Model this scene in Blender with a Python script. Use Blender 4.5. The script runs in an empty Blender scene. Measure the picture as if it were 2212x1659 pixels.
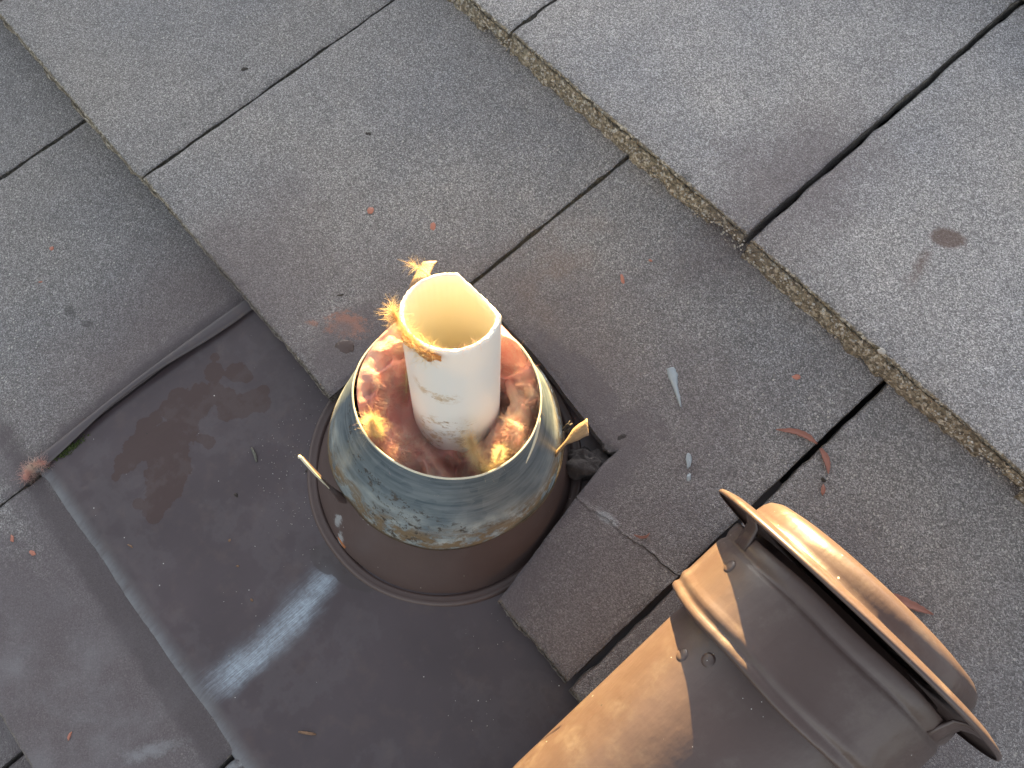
import bpy, math, random
import numpy as np
from mathutils import Matrix, Vector

random.seed(7); RNG = np.random.default_rng(7)
scene = bpy.context.scene
rad = math.radians

# ------------------------------------------------------------------ roof frame
# Everything is measured in roof coordinates (metres): X along the courses,
# Y up the slope, Z out of the roof.  ROOF turns them into the world.
PITCH = 16.0
ROOF = Matrix.Translation((0, 0, 3.2)) @ Matrix.Rotation(rad(PITCH), 4, 'X')
R3 = ROOF.to_3x3()

# ------------------------------------------------------------------ camera
cam_d = bpy.data.cameras.new('camera'); cam = bpy.data.objects.new('camera', cam_d)
scene.collection.objects.link(cam); scene.camera = cam
right = Vector((0.6601, 0.7431, -0.1095)); down = Vector((0.6921, -0.6584, -0.2960)); fwd = Vector((-0.2920, 0.1197, -0.9489))
cm = Matrix((right, -down, -fwd)).transposed().to_4x4(); cm.translation = Vector((0.2719, 0.0433, 0.6706))
cam.matrix_world = ROOF @ cm
cam_d.sensor_width = 36; cam_d.lens = 36 * 1763.8 / 2212
cam_d.clip_start = 0.02; cam_d.clip_end = 3000

# ------------------------------------------------------------------ light
S_ROOF = Vector((-0.665, 0.747, -0.022)).normalized()       # towards the sun
S = (R3 @ S_ROOF).normalized()
elev = math.asin(S.z); azim = math.atan2(S.x, S.y)
world = bpy.data.worlds.new('World'); scene.world = world; world.use_nodes = True
wn = world.node_tree; wn.nodes.clear()
sky = wn.nodes.new('ShaderNodeTexSky'); sky.sky_type = 'NISHITA'; sky.sun_disc = False
sky.sun_elevation = elev; sky.sun_rotation = azim; sky.air_density = 1.0; sky.dust_density = 2.0
hs = wn.nodes.new('ShaderNodeHueSaturation'); hs.inputs['Saturation'].default_value = 0.27
bg = wn.nodes.new('ShaderNodeBackground'); bg.inputs['Strength'].default_value = 0.05
wo = wn.nodes.new('ShaderNodeOutputWorld')
wn.links.new(sky.outputs[0], hs.inputs['Color']); wn.links.new(hs.outputs[0], bg.inputs['Color']); wn.links.new(bg.outputs[0], wo.inputs[0])
sd = bpy.data.lights.new('sun', 'SUN'); sd.energy = 5.0; sd.angle = rad(0.5); sd.color = (1.0, 0.68, 0.26)
sun = bpy.data.objects.new('sun', sd); scene.collection.objects.link(sun)
sun.rotation_euler = S.to_track_quat('Z', 'Y').to_euler(); sun.location = ROOF @ Vector((-2, 3, 2))
scene.cycles.diffuse_bounces = 7; scene.cycles.max_bounces = 14
scene.view_settings.view_transform = 'Standard'; scene.view_settings.look = 'None'
scene.view_settings.gamma = 1.0; scene.view_settings.use_curve_mapping = False
scene.view_settings.exposure = 3.2

# ------------------------------------------------------------------ helpers
def _hash(ix, iy, iz, seed):
    h = (ix.astype(np.int64) * 374761393 + iy.astype(np.int64) * 668265263 + iz.astype(np.int64) * 2147483647 + seed * 974634777) & 0xFFFFFFFF
    h = ((h ^ (h >> 13)) * 1274126177) & 0xFFFFFFFF
    h = ((h ^ (h >> 16)) * 2246822519) & 0xFFFFFFFF
    return ((h ^ (h >> 15)) & 0xFFFFFF) / float(0xFFFFFF)
def vnoise(p, scale, seed=0):
    p = np.asarray(p, float) * scale
    i = np.floor(p).astype(np.int64); f = p - i; f = f * f * (3 - 2 * f)
    out = 0
    for dx in (0, 1):
        for dy in (0, 1):
            for dz in (0, 1):
                w = (f[..., 0] if dx else 1 - f[..., 0]) * (f[..., 1] if dy else 1 - f[..., 1]) * (f[..., 2] if dz else 1 - f[..., 2])
                out = out + w * _hash(i[..., 0] + dx, i[..., 1] + dy, i[..., 2] + dz, seed)
    return out * 2 - 1
def fbm(p, scale, seed=0, octs=3):
    a, t = 1.0, 0
    for o in range(octs):
        t = t + a * vnoise(p, scale * 2 ** o, seed + o * 17); a *= .5
    return t

def link(o, parent=None):
    scene.collection.objects.link(o)
    if parent is not None: o.parent = parent
    return o
def props(o, label=None, category=None, group=None, kind=None):
    for k, v in (('label', label), ('category', category), ('group', group), ('kind', kind)):
        if v: o[k] = v
    return o
def thing(name, origin, label, category, group=None):
    o = bpy.data.objects.new(name, None); o.empty_display_size = .02; link(o)
    o.matrix_world = ROOF @ Matrix.Translation(origin); o['origin_roof'] = list(origin)
    return props(o, label, category, group)
def org(o): return np.array(o['origin_roof'])
def mesh(name, V, F, mat, parent=None, origin=None, attrs=None, smooth=True, mats=None, mat_idx=None):
    """V in roof coordinates.  Top level when parent is None."""
    V = np.asarray(V, float)
    if origin is None: origin = org(parent) if parent is not None else (0, 0, 0)
    origin = np.asarray(origin, float)
    me = bpy.data.meshes.new(name); me.from_pydata((V - origin).tolist(), [], [tuple(int(q) for q in f) for f in F])
    me.materials.append(mat)
    for m in (mats or []): me.materials.append(m)
    if mat_idx is not None: me.polygons.foreach_set('material_index', np.asarray(mat_idx, dtype=np.int32))
    a = me.attributes.new('rp', 'FLOAT_VECTOR', 'POINT'); a.data.foreach_set('vector', V.astype(np.float32).ravel())
    for k, v in (attrs or {}).items():
        v = np.asarray(v, np.float32)
        if v.ndim == 1: a = me.attributes.new(k, 'FLOAT', 'POINT'); a.data.foreach_set('value', v)
        else: a = me.attributes.new(k, 'FLOAT_VECTOR', 'POINT'); a.data.foreach_set('vector', v.ravel())
    if smooth: me.polygons.foreach_set('use_smooth', [True] * len(me.polygons))
    me.update()
    o = bpy.data.objects.new(name, me); link(o, parent)
    if parent is None: o.matrix_world = ROOF @ Matrix.Translation(origin)
    else:
        o.location = tuple(origin - org(parent))
    o['origin_roof'] = list(origin)
    return o
def solid(o, t, offset=-1):
    m = o.modifiers.new('thickness', 'SOLIDIFY'); m.thickness = t; m.offset = offset; return o
def grid_faces(nu, nv, closed_u=False, closed_v=False):
    F = []
    for i in range(nu if closed_u else nu - 1):
        for j in range(nv if closed_v else nv - 1):
            i2, j2 = (i + 1) % nu, (j + 1) % nv
            F.append((i * nv + j, i2 * nv + j, i2 * nv + j2, i * nv + j2))
    return F
def tube(path, rads, n=6, caps=True, flat=None):
    """tube along a polyline; flat=(dir,factor) squashes the section"""
    path = np.asarray(path, float); rads = np.broadcast_to(np.asarray(rads, float), (len(path),))
    V, F = [], []
    T = np.gradient(path, axis=0); T /= np.linalg.norm(T, axis=1)[:, None] + 1e-12
    ref = np.array([0.13, .27, 1.0]) if flat is None else np.asarray(flat[0], float)
    for k in range(len(path)):
        a = np.cross(T[k], ref); a /= np.linalg.norm(a) + 1e-12; b = np.cross(a, T[k])
        for j in range(n):
            th = 2 * math.pi * j / n
            V.append(path[k] + rads[k] * (a * math.cos(th) + b * math.sin(th) * (flat[1] if flat else 1)))
    for k in range(len(path) - 1):
        for j in range(n):
            F.append((k * n + j, k * n + (j + 1) % n, (k + 1) * n + (j + 1) % n, (k + 1) * n + j))
    if caps: F.append(tuple(range(n))[::-1]); F.append(tuple((len(path) - 1) * n + j for j in range(n)))
    return V, F
def merge(parts):
    V, F = [], []
    for v, f in parts:
        b = len(V); V.extend([list(q) for q in v]); F.extend([tuple(i + b for i in g) for g in f])
    return V, F

# ------------------------------------------------------------------ materials
class NT:
    def __init__(s, name):
        s.m = bpy.data.materials.new(name); s.m.use_nodes = True; s.t = s.m.node_tree; s.t.nodes.clear()
        s.out = s.t.nodes.new('ShaderNodeOutputMaterial'); s.b = s.t.nodes.new('ShaderNodeBsdfPrincipled')
        s.t.links.new(s.b.outputs[0], s.out.inputs[0])
        s.rp = s.attr('rp')
    def n(s, typ, **kw):
        nd = s.t.nodes.new(typ)
        for k, v in kw.items(): setattr(nd, k, v)
        return nd
    def l(s, a, b): s.t.links.new(a, b)
    def put(s, sock, v):
        if isinstance(v, bpy.types.NodeSocket): s.l(v, sock)
        else: sock.default_value = v
    def attr(s, name, fac=False):
        a = s.n('ShaderNodeAttribute'); a.attribute_name = name
        return a.outputs['Fac'] if fac else a.outputs['Vector']
    def math(s, op, a, b=0.0, clamp=False):
        m = s.n('ShaderNodeMath', operation=op, use_clamp=clamp); s.put(m.inputs[0], a); s.put(m.inputs[1], b); return m.outputs[0]
    def mul(s, a, b): return s.math('MULTIPLY', a, b)
    def add(s, a, b): return s.math('ADD', a, b)
    def noise(s, scale, detail=2, rough=.5, vec=None, stretch=None, off=0):
        v = vec or s.rp
        if stretch or off:
            mp = s.n('ShaderNodeMapping'); s.l(v, mp.inputs[0]); mp.inputs['Scale'].default_value = stretch or (1, 1, 1)
            mp.inputs['Location'].default_value = (off, off * .37, off * 1.7); v = mp.outputs[0]
        nd = s.n('ShaderNodeTexNoise'); s.l(v, nd.inputs['Vector']); nd.inputs['Scale'].default_value = scale
        nd.inputs['Detail'].default_value = detail; nd.inputs['Roughness'].default_value = rough
        return nd.outputs['Fac']
    def voro(s, scale, out='Color', vec=None, rnd=1.0):
        nd = s.n('ShaderNodeTexVoronoi'); s.l(vec or s.rp, nd.inputs['Vector']); nd.inputs['Scale'].default_value = scale
        nd.inputs['Randomness'].default_value = rnd; return nd.outputs[out]
    def sep(s, v, i):
        nd = s.n('ShaderNodeSeparateXYZ'); s.l(v, nd.inputs[0]); return nd.outputs[i]
    def ramp(s, fac, stops, interp='LINEAR'):
        nd = s.n('ShaderNodeValToRGB'); nd.color_ramp.interpolation = interp; cr = nd.color_ramp
        while len(cr.elements) < len(stops): cr.elements.new(0.5)
        for e, (p, c) in zip(cr.elements, stops):
            e.position = p; e.color = (c, c, c, 1) if isinstance(c, (int, float)) else (*c, 1)
        s.l(fac, nd.inputs[0]); return nd.outputs[0]
    def step(s, v, lo, hi):
        m = s.n('ShaderNodeMapRange', interpolation_type='SMOOTHSTEP'); s.put(m.inputs['Value'], v)
        m.inputs['From Min'].default_value = lo; m.inputs['From Max'].default_value = hi; return m.outputs['Result']
    def mix(s, fac, a, b, blend='MIX'):
        m = s.n('ShaderNodeMix', data_type='RGBA', blend_type=blend); s.put(m.inputs[0], fac)
        s.put(m.inputs[6], a if isinstance(a, bpy.types.NodeSocket) else (*a, 1)); s.put(m.inputs[7], b if isinstance(b, bpy.types.NodeSocket) else (*b, 1))
        return m.outputs[2]
    def blob(s, x, y, rx, ry, ang=0.0, vec=None):
        """1 at the centre falling to 0 at an ellipse, in roof coordinates"""
        mp = s.n('ShaderNodeMapping', vector_type='TEXTURE'); s.l(vec or s.rp, mp.inputs[0])
        mp.inputs['Location'].default_value = (x, y, 0); mp.inputs['Rotation'].default_value = (0, 0, ang); mp.inputs['Scale'].default_value = (rx, ry, 1e3)
        ln = s.n('ShaderNodeVectorMath', operation='LENGTH'); s.l(mp.outputs[0], ln.inputs[0])
        return s.math('SUBTRACT', 1.0, ln.outputs['Value'], clamp=True)
    def maxs(s, L):
        r = L[0]
        for q in L[1:]: r = s.math('MAXIMUM', r, q)
        return r
    def rag(s, mask, noise, amt=.6, lo=.25, hi=.35):
        """ragged stain edge"""
        v = s.add(mask, s.mul(s.math('SUBTRACT', noise, .5), amt)); return s.mul(s.step(v, lo, hi), s.step(mask, 0.0, .04))
    def bump(s, h, dist=.001, strength=1.0, normal=None):
        b = s.n('ShaderNodeBump'); b.inputs['Distance'].default_value = dist; b.inputs['Strength'].default_value = strength
        s.l(h, b.inputs['Height'])
        if normal is not None: s.l(normal, b.inputs['Normal'])
        return b.outputs[0]
    def fin(s, **kw):
        for k, v in kw.items():
            i = s.b.inputs[k.replace('_', ' ')]
            if isinstance(v, tuple) and len(v) == 3 and i.type == 'RGBA': v = (*v, 1)
            s.put(i, v)
        return s.m

PAINT = (0.074, 0.058, 0.063)

def concrete_material():
    t = NT('sanded_concrete')
    cell = t.voro(1150); rnd = t.sep(cell, 0); rnd2 = t.sep(cell, 1)
    fine = t.noise(1700, 1, .6)
    grain = t.add(t.mul(rnd, .7), t.mul(fine, .3))
    col = t.ramp(grain, [(0, .05), (.3, .10), (.55, .17), (.75, .26), (.92, .46)])
    # soft changes of tone across the roof, then a different tone tile by tile
    big = t.noise(5.5, 3, .55); med = t.noise(38, 3, .6)
    streak = t.noise(26, 5, .65, stretch=(1, .16, 1), off=44)
    tone = t.add(.62, t.add(t.mul(big, .62), t.add(t.mul(med, .42), t.mul(streak, .34))))
    tone = t.mul(tone, t.add(.88, t.mul(t.step(t.sep(t.rp, 1), .30, .42), .40)))  # upper courses lightened: the grazing sky sheen is painted into their tone
    oi = t.n('ShaderNodeObjectInfo'); tone = t.mul(tone, t.add(.90, t.mul(oi.outputs['Random'], .2)))
    c = t.mix(1.0, col, t.ramp(big, [(.3, (.98, .97, 1.03)), (.7, (1.06, 1.0, .97))]), 'MULTIPLY')
    vt = t.n('ShaderNodeVectorMath', operation='SCALE'); t.l(c, vt.inputs[0]); t.l(tone, vt.inputs['Scale']); c = vt.outputs[0]
    v3 = t.voro(330, 'Distance'); vc3 = t.voro(330)
    big_grain = t.mul(t.math('LESS_THAN', v3, .30), t.math('GREATER_THAN', t.sep(vc3, 0), .86)); c = t.mix(t.mul(big_grain, .75), c, t.mix(t.sep(vc3, 1), (.16, .15, .14), (.58, .56, .52)))
    # brown overspray from painting the flashing: round the cone, beside the sheet, and over two whole tiles, with the right side's dimmer light painted in
    near = t.maxs([t.mul(t.blob(.10, .06, .34, .30), 1.15), t.blob(-.155, -.06, .17, .30), t.mul(t.blob(.06, -.32, .36, .17), 1.0), t.blob(.22, .01, .16, .14), t.blob(.42, .08, .34, .30),
                   t.mul(t.blob(.10, .42, .10, .22, .1), .75)])
    pn = t.noise(14, 4, .62, off=3)
    haze = t.step(t.add(near, t.mul(t.math('SUBTRACT', pn, .5), .7)), .12, .75)
    c = t.mix(t.mul(haze, .62), c, (.106, .079, .085))
    heavy = t.maxs([t.blob(-.035, .055, .075, .07, .4), t.blob(.155, .10, .05, .15, -.2), t.blob(.10, .165, .09, .035), t.blob(-.165, -.10, .032, .16, 0), t.blob(.05, -.30, .30, .11, .05), t.blob(.02, -.245, .40, .035), t.blob(.19, -.03, .05, .12)])
    hm = t.rag(heavy, t.noise(60, 4, .65, off=5), .8, .22, .5)
    c = t.mix(t.mul(hm, .66), c, (.092, .076, .084))
    em2 = t.rag(t.maxs([t.blob(.02, -.236, .40, .020), t.mul(t.blob(-.170, -.11, .014, .18), .9)]), t.noise(70, 4, .65, off=61), .6, .1, .6); c = t.mix(t.mul(em2, .8), c, (.062, .050, .056))  # dark overspray along the sheet edge, with the sheet's shadow painted in
    # pale bloom on the lowest tile and chalky marks
    bloom = t.mul(t.blob(.02, -.315, .16, .085, .35), t.step(t.noise(22, 5, .6, off=9), .38, .75))
    c = t.mix(t.mul(bloom, .6), c, (.25, .25, .27))
    chalk = t.maxs([t.mul(t.rag(t.blob(.1, -.275, .045, .012, 1.1), t.noise(160, 6, .8), 1.8, .3, 1.0), .8), t.rag(t.blob(.206, .107, .02, .008, .3), t.noise(200, 4, .7, off=2), 1.2, .3, .8),
                    t.rag(t.blob(.15, -.235, .03, .008, 1.2), t.noise(200, 4, .7, off=4), 1.2, .4, .9)])
    c = t.mix(t.mul(chalk, .42), c, (.36, .39, .42))
    # red paint rubbed on the corner tile, brown run on the upper tile
    red = t.rag(t.maxs([t.blob(-.070, .056, .036, .022, .55), t.mul(t.blob(-.092, .034, .012, .006, .9), .9)]), t.noise(190, 7, .85, off=7), 2.4, .36, .75)
    ring = t.math('SUBTRACT', 1.0, t.mul(t.step(t.blob(-.069, .052, .018, .010, .55), .1, .8), .75))
    c = t.mix(t.mul(t.mul(red, ring), .72), c, (.30, .135, .095))
    brn = t.rag(t.maxs([t.mul(t.blob(.2285, .478, .022, .015, .5), 1.6), t.mul(t.blob(.230, .440, .014, .055, .2), .8)]), t.noise(120, 5, .75, off=8), 1.0, .3, .9)
    c = t.mix(t.mul(brn, .82), c, (.11, .062, .048))
    rust = t.mul(t.blob(.02, .22, .07, .10, .3), t.step(t.noise(30, 4, .6, off=12), .45, .7))
    c = t.mix(t.mul(rust, .35), c, (.20, .13, .10))
    # scattered dark pits and damp marks
    dark = t.rag(t.maxs([t.blob(-.2735, -.1286, .018, .010, 0), t.blob(-.2496, -.1224, .014, .01, .5), t.blob(.037, .362, .012, .012), t.blob(.16, .14, .028, .02, .6), t.blob(-.13, -.17, .03, .02)]), t.noise(90, 4, .7, off=21), 1.0, .3, .8)
    c = t.mix(t.mul(dark, .6), c, (.035, .034, .036))
    pit = t.step(t.noise(26, 6, .8, off=33), .74, .80); c = t.mix(t.mul(pit, .6), c, (.04, .038, .035))
    # worn edges: the cast body of the tile shows, sandy brown with lichen
    e = t.attr('edge', True)
    em = t.step(t.add(e, t.mul(t.math('SUBTRACT', t.noise(240, 3, .7), .5), .7)), .35, .6)
    g2 = t.voro(430); gr = t.add(t.mul(t.sep(g2, 0), .75), t.mul(t.noise(900, 1, .5), .25))
    body = t.ramp(gr, [(0, (.06, .048, .032)), (.4, (.19, .155, .105)), (.7, (.34, .29, .21)), (.93, (.72, .68, .60))])
    lich = t.step(t.noise(55, 5, .7, off=14), .60, .72); body = t.mix(t.mul(lich, .4), body, (.17, .14, .03))
    moss = t.step(t.noise(34, 5, .7, off=18), .58, .72); body = t.mix(t.mul(moss, .3), body, (.07, .085, .035))
    pk = t.mul(haze, .75); body = t.mix(pk, body, (.085, .068, .068))
    c = t.mix(em, c, body)
    h = t.add(t.mul(t.voro(1150, 'Distance'), -.9), t.mul(fine, .5))
    h2 = t.add(t.mul(t.voro(430, 'Distance'), -1.0), t.mul(t.noise(700, 2, .6), .4))
    # overspray fills the grain
    nb = t.bump(h, .0011, .75)
    b1 = nb.node; t.l(t.math('SUBTRACT', .8, t.mul(t.math('MAXIMUM', hm, bloom), .5)), b1.inputs['Strength'])
    nb2 = t.bump(t.mul(h2, em), .0022, .8, nb)
    nb3 = t.bump(t.noise(70, 3, .6), .0015, .35, nb2)
    rough = t.add(.62, t.mul(rnd2, .25))
    return t.fin(Base_Color=c, Roughness=rough, Normal=nb3, Specular_IOR_Level=.6, Sheen_Weight=.12, Sheen_Roughness=.5)

def paint_material(name='brown_paint', flashing=False, scratchy=0.0, base=PAINT, rough=.36):
    t = NT(name)
    big = t.noise(9, 3, .55); c = t.mix(t.step(big, .3, .75), tuple(q * .88 for q in base), tuple(q * 1.12 for q in base))
    c = t.mix(t.mul(t.step(t.noise(60, 4, .6, off=2), .5, .75), .35), c, (.11, .083, .078))
    r = t.add(rough, t.mul(t.noise(25, 4, .6, off=4), .16))
    brush = t.noise(60, 4, .7, stretch=(6, .35, 1), off=1)
    h = t.add(t.mul(t.noise(34, 3, .5, off=6), 1.0), t.mul(brush, .25 if name != 'cap_paint' else .06))
    if flashing:
        n1 = t.noise(110, 6, .68, off=11)
        pm = t.step(t.add(t.attr('stain', True), t.mul(t.math('SUBTRACT', n1, .5), .9)), .36, .40)
        small = t.mul(t.step(t.noise(48, 5, .7, off=23), .69, .71), t.blob(-.03, -.10, .16, .13)); small = t.step(small, .05, .12)
        pm2 = t.math('MAXIMUM', pm, t.mul(small, .7))
        c = t.mix(t.mul(pm2, .92), c, (.054, .031, .029)); r = t.math('SUBTRACT', r, t.mul(pm2, -.12))
        # brown flow of sealant beside the collar
        lobe = t.rag(t.maxs([t.blob(.075, -.083, .020, .016, .3), t.blob(.10, -.078, .03, .01, .35)]), t.noise(90, 3, .6), .4, .2, .3)
        # rubbed streak down the crease, with its sky reflection painted in pale blue
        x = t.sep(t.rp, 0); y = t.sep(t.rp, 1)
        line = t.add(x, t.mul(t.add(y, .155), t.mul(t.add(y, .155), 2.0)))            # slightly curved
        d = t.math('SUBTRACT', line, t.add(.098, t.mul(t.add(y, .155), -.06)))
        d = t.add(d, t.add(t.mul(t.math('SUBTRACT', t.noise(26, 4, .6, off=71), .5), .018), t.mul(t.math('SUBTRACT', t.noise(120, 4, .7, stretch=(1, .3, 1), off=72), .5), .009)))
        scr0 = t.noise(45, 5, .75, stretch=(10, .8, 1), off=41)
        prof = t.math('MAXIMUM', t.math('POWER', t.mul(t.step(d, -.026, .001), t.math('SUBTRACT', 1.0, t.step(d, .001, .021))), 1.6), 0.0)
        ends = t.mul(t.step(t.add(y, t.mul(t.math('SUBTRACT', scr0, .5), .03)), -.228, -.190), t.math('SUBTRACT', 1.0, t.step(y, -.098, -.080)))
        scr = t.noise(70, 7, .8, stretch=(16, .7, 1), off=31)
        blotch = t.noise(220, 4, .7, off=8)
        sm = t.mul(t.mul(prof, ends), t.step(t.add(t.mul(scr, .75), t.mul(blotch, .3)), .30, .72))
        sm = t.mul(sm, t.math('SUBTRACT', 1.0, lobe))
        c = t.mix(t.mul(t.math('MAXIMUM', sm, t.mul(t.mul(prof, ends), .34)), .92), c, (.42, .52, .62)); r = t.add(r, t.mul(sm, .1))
        # lower lip lightened in streaks: its sky highlight is painted in
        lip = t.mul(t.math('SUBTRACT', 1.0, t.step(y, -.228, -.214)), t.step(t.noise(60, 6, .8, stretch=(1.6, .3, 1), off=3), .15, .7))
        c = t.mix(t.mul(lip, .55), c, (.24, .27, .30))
        c = t.mix(t.mul(lobe, .6), c, (.055, .045, .045))
        # fine hair scratches fanning from the cone
        hs1 = t.step(t.noise(40, 8, .8, stretch=(16, .5, 1), off=51), .66, .72)
        c = t.mix(t.mul(t.mul(hs1, t.blob(.06, -.12, .26, .16)), .40), c, (.3, .32, .34))
    if name == 'cone_paint':
        sk = t.rag(t.maxs([t.blob(.0640, -.0545, .012, .009, 1.0), t.blob(.0720, -.0640, .008, .010, .2)]), t.noise(230, 5, .8), 1.5, .45, .75); c = t.mix(t.mul(sk, .7), c, (.40, .42, .44))
    if flashing:
        wat = t.step(t.noise(16, 6, .7, off=81), .5, .56); wat = t.mul(wat, t.math('SUBTRACT', 1.0, t.step(t.noise(16, 6, .7, off=81), .56, .66)))
        c = t.mix(t.mul(wat, .15), c, (.13, .12, .13)); r = t.add(r, t.mul(wat, .12))
        dent = t.noise(18, 3, .5, off=83)
    # white grit caught in the paint
    v = t.voro(150, 'Distance'); vc = t.voro(150)
    dot = t.mul(t.math('LESS_THAN', v, t.mul(t.sep(vc, 1), .085)), t.math('GREATER_THAN', t.sep(vc, 0), .80 if flashing else .74))
    c = t.mix(dot, c, (.55, .54, .52))
    v2 = t.voro(60, 'Distance'); vc2 = t.voro(60)
    dot2 = t.mul(t.math('LESS_THAN', v2, t.mul(t.sep(vc2, 1), .05)), t.math('GREATER_THAN', t.sep(vc2, 0), .84))
    c = t.mix(dot2, c, (.02, .018, .018))
    h = t.add(h, t.mul(t.add(dot, dot2), .6))
    if name == 'cap_paint':
        dust = t.mul(t.step(t.noise(30, 6, .75, off=91), .5, .75), .35); c = t.mix(dust, c, (.16, .135, .12)); r = t.add(r, t.mul(dust, .6))
        sc2 = t.step(t.noise(60, 9, .85, stretch=(2, 9, 1), off=92), .70, .73); c = t.mix(t.mul(sc2, .5), c, (.30, .28, .26))
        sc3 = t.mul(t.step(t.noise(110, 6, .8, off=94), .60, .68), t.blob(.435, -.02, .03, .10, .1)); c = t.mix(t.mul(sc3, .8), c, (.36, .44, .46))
    if scratchy:
        sc = t.step(t.noise(50, 8, .8, stretch=(1, 9, 1), off=9), .68, .72); c = t.mix(t.mul(sc, scratchy), c, (.34, .34, .34))
    if name == 'cap_paint': h = t.add(h, t.add(t.mul(t.noise(22, 3, .55, off=13), 1.6), t.add(t.mul(t.noise(300, 4, .7), .12), t.mul(t.noise(75, 3, .6, stretch=(1, .35, 1), off=27), .7))))
    nb = t.bump(h, .0012, .5)
    return t.fin(Base_Color=c, Roughness=r, Normal=nb, Specular_IOR_Level=.55)

def galv_material():
    t = NT('galvanised_steel'); pol = t.attr('pol'); z = t.sep(pol, 1)       # pol = (arc length, height 0..1, 0)
    n1 = t.noise(16, 4, .6, vec=pol, stretch=(1, 1.2, 1)); n2 = t.noise(40, 5, .7, vec=pol, stretch=(1, .14, 1), off=3)
    c = t.mix(t.step(n1, .3, .7), (.10, .145, .18), (.23, .28, .32))
    spang = t.sep(t.voro(130, vec=t.rp), 0); c = t.mix(t.mul(spang, .18), c, (.42, .48, .50))
    # white oxide low down, brown dirt at the very bottom, in wavy lines
    zz = t.add(z, t.mul(t.math('SUBTRACT', n2, .5), .22)); zz = t.add(zz, t.mul(t.math('SUBTRACT', n1, .5), .30))
    front = t.attr('front', True)
    ox = t.mul(t.math('SUBTRACT', 1.0, t.step(zz, .28, .62)), t.step(t.noise(34, 5, .6, vec=pol, stretch=(1, .10, 1), off=5), .30, .80))
    c = t.mix(t.mul(ox, .80), c, (.52, .55, .52))
    dn = t.noise(52, 6, .72, vec=pol, stretch=(1, .12, 1), off=8)
    dirt = t.mul(t.math('SUBTRACT', 1.0, t.step(zz, .18, .44)), t.step(dn, .41, .54))
    c = t.mix(t.mul(dirt, .93), c, t.mix(t.noise(90, 3, .6, vec=pol), (.06, .036, .016), (.24, .16, .075)))
    bot = t.math('SUBTRACT', 1.0, t.step(t.add(z, t.mul(t.math('SUBTRACT', t.noise(120, 4, .7), .5), .08)), .035, .085)); c = t.mix(bot, c, (.075, .050, .028))
    # dark spatter on the left of the front
    bl = t.maxs([t.blob(-.002, .55, .042, .42, .3, pol), t.blob(.018, .25, .035, .3, 0, pol)])
    sp = t.mul(t.step(t.noise(170, 5, .75, off=15), .545, .61), t.step(bl, .02, .5)); c = t.mix(t.mul(sp, .9), c, (.035, .026, .018))
    sp2 = t.mul(t.step(t.noise(60, 5, .75, off=16), .56, .64), t.step(bl, .02, .4)); c = t.mix(t.mul(sp2, .8), c, (.09, .07, .05))
    r = t.add(.36, t.add(t.mul(n2, .14), t.mul(t.math('MAXIMUM', ox, dirt), .3)))
    met = t.mul(t.math('SUBTRACT', 1.0, t.math('MAXIMUM', t.math('MAXIMUM', ox, dirt), sp)), .55)
    nb = t.bump(t.add(t.mul(dirt, .6), t.add(t.mul(t.noise(30, 3, .5), 1.2), t.mul(sp, .5))), .0008, .6)
    return t.fin(Base_Color=c, Roughness=r, Metallic=met, Normal=nb)

def pvc_material():
    t = NT('white_pvc'); pol = t.attr('pol'); z = t.sep(pol, 1); inner = t.attr('inner', True)
    c = t.mix(t.noise(20, 3, .5), (.80, .81, .80), (.86, .86, .83))
    st = t.noise(40, 7, .8, vec=pol, stretch=(1, 1.5, 1), off=2)
    low = t.maxs([t.blob(.000, .138, .022, .010, -.25, pol), t.blob(.004, .095, .028, .020, .3, pol), t.blob(.002, .070, .036, .022, .3, pol), t.blob(.008, .048, .03, .02, 0, pol)])
    sm = t.mul(t.step(low, .02, .45), t.step(st, .50, .60)); c = t.mix(t.mul(sm, .66), c, (.46, .31, .13))
    sm2 = t.mul(t.step(low, .0, .5), t.step(t.noise(90, 6, .75, vec=pol, stretch=(1, 2, 1), off=6), .57, .64)); c = t.mix(t.mul(sm2, .8), c, (.28, .16, .06))
    c = t.mix(inner, c, (.73, .70, .60))
    nb = t.bump(t.noise(60, 4, .6), .0006, .5)
    m = t.fin(Base_Color=c, Roughness=.38, Normal=nb)
    tr = t.n('ShaderNodeBsdfTranslucent'); tr.inputs['Color'].default_value = (.95, .80, .50, 1)
    mx = t.n('ShaderNodeMixShader'); mx.inputs[0].default_value = .07
    t.l(t.b.outputs[0], mx.inputs[1]); t.l(tr.outputs[0], mx.inputs[2]); t.l(mx.outputs[0], t.out.inputs[0])
    return m

def wool_material(name, stops, transl=.55, scale=26, fine=True, tan=False):
    t = NT(name); n = t.noise(scale, 4, .6)
    c = t.ramp(n, stops)
    if tan:   # tan along the back, left and right walls, with bounced light painted in
        w = t.maxs([t.blob(.035, .10, .055, .045), t.blob(.125, .10, .04, .06)]); c = t.mix(t.mul(t.step(w, .05, .6), .80), c, (.93, .78, .58))
    if fine: c = t.mix(t.mul(t.noise(420, 3, .7, stretch=(1, .35, 1)), .45), c, (.98, .88, .80), 'MULTIPLY')
    h = t.add(t.noise(260, 6, .75, stretch=(1, .25, .6)), t.noise(260, 6, .75, stretch=(.3, 1, .6), off=3))
    m = t.fin(Base_Color=c, Roughness=.9, Normal=t.bump(h, .0020, .9), Specular_IOR_Level=.05)
    tr = t.n('ShaderNodeBsdfTranslucent'); t.l(c, tr.inputs['Color'])
    mx = t.n('ShaderNodeMixShader'); mx.inputs[0].default_value = transl
    t.l(t.b.outputs[0], mx.inputs[1]); t.l(tr.outputs[0], mx.inputs[2]); t.l(mx.outputs[0], t.out.inputs[0])
    return m
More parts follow.
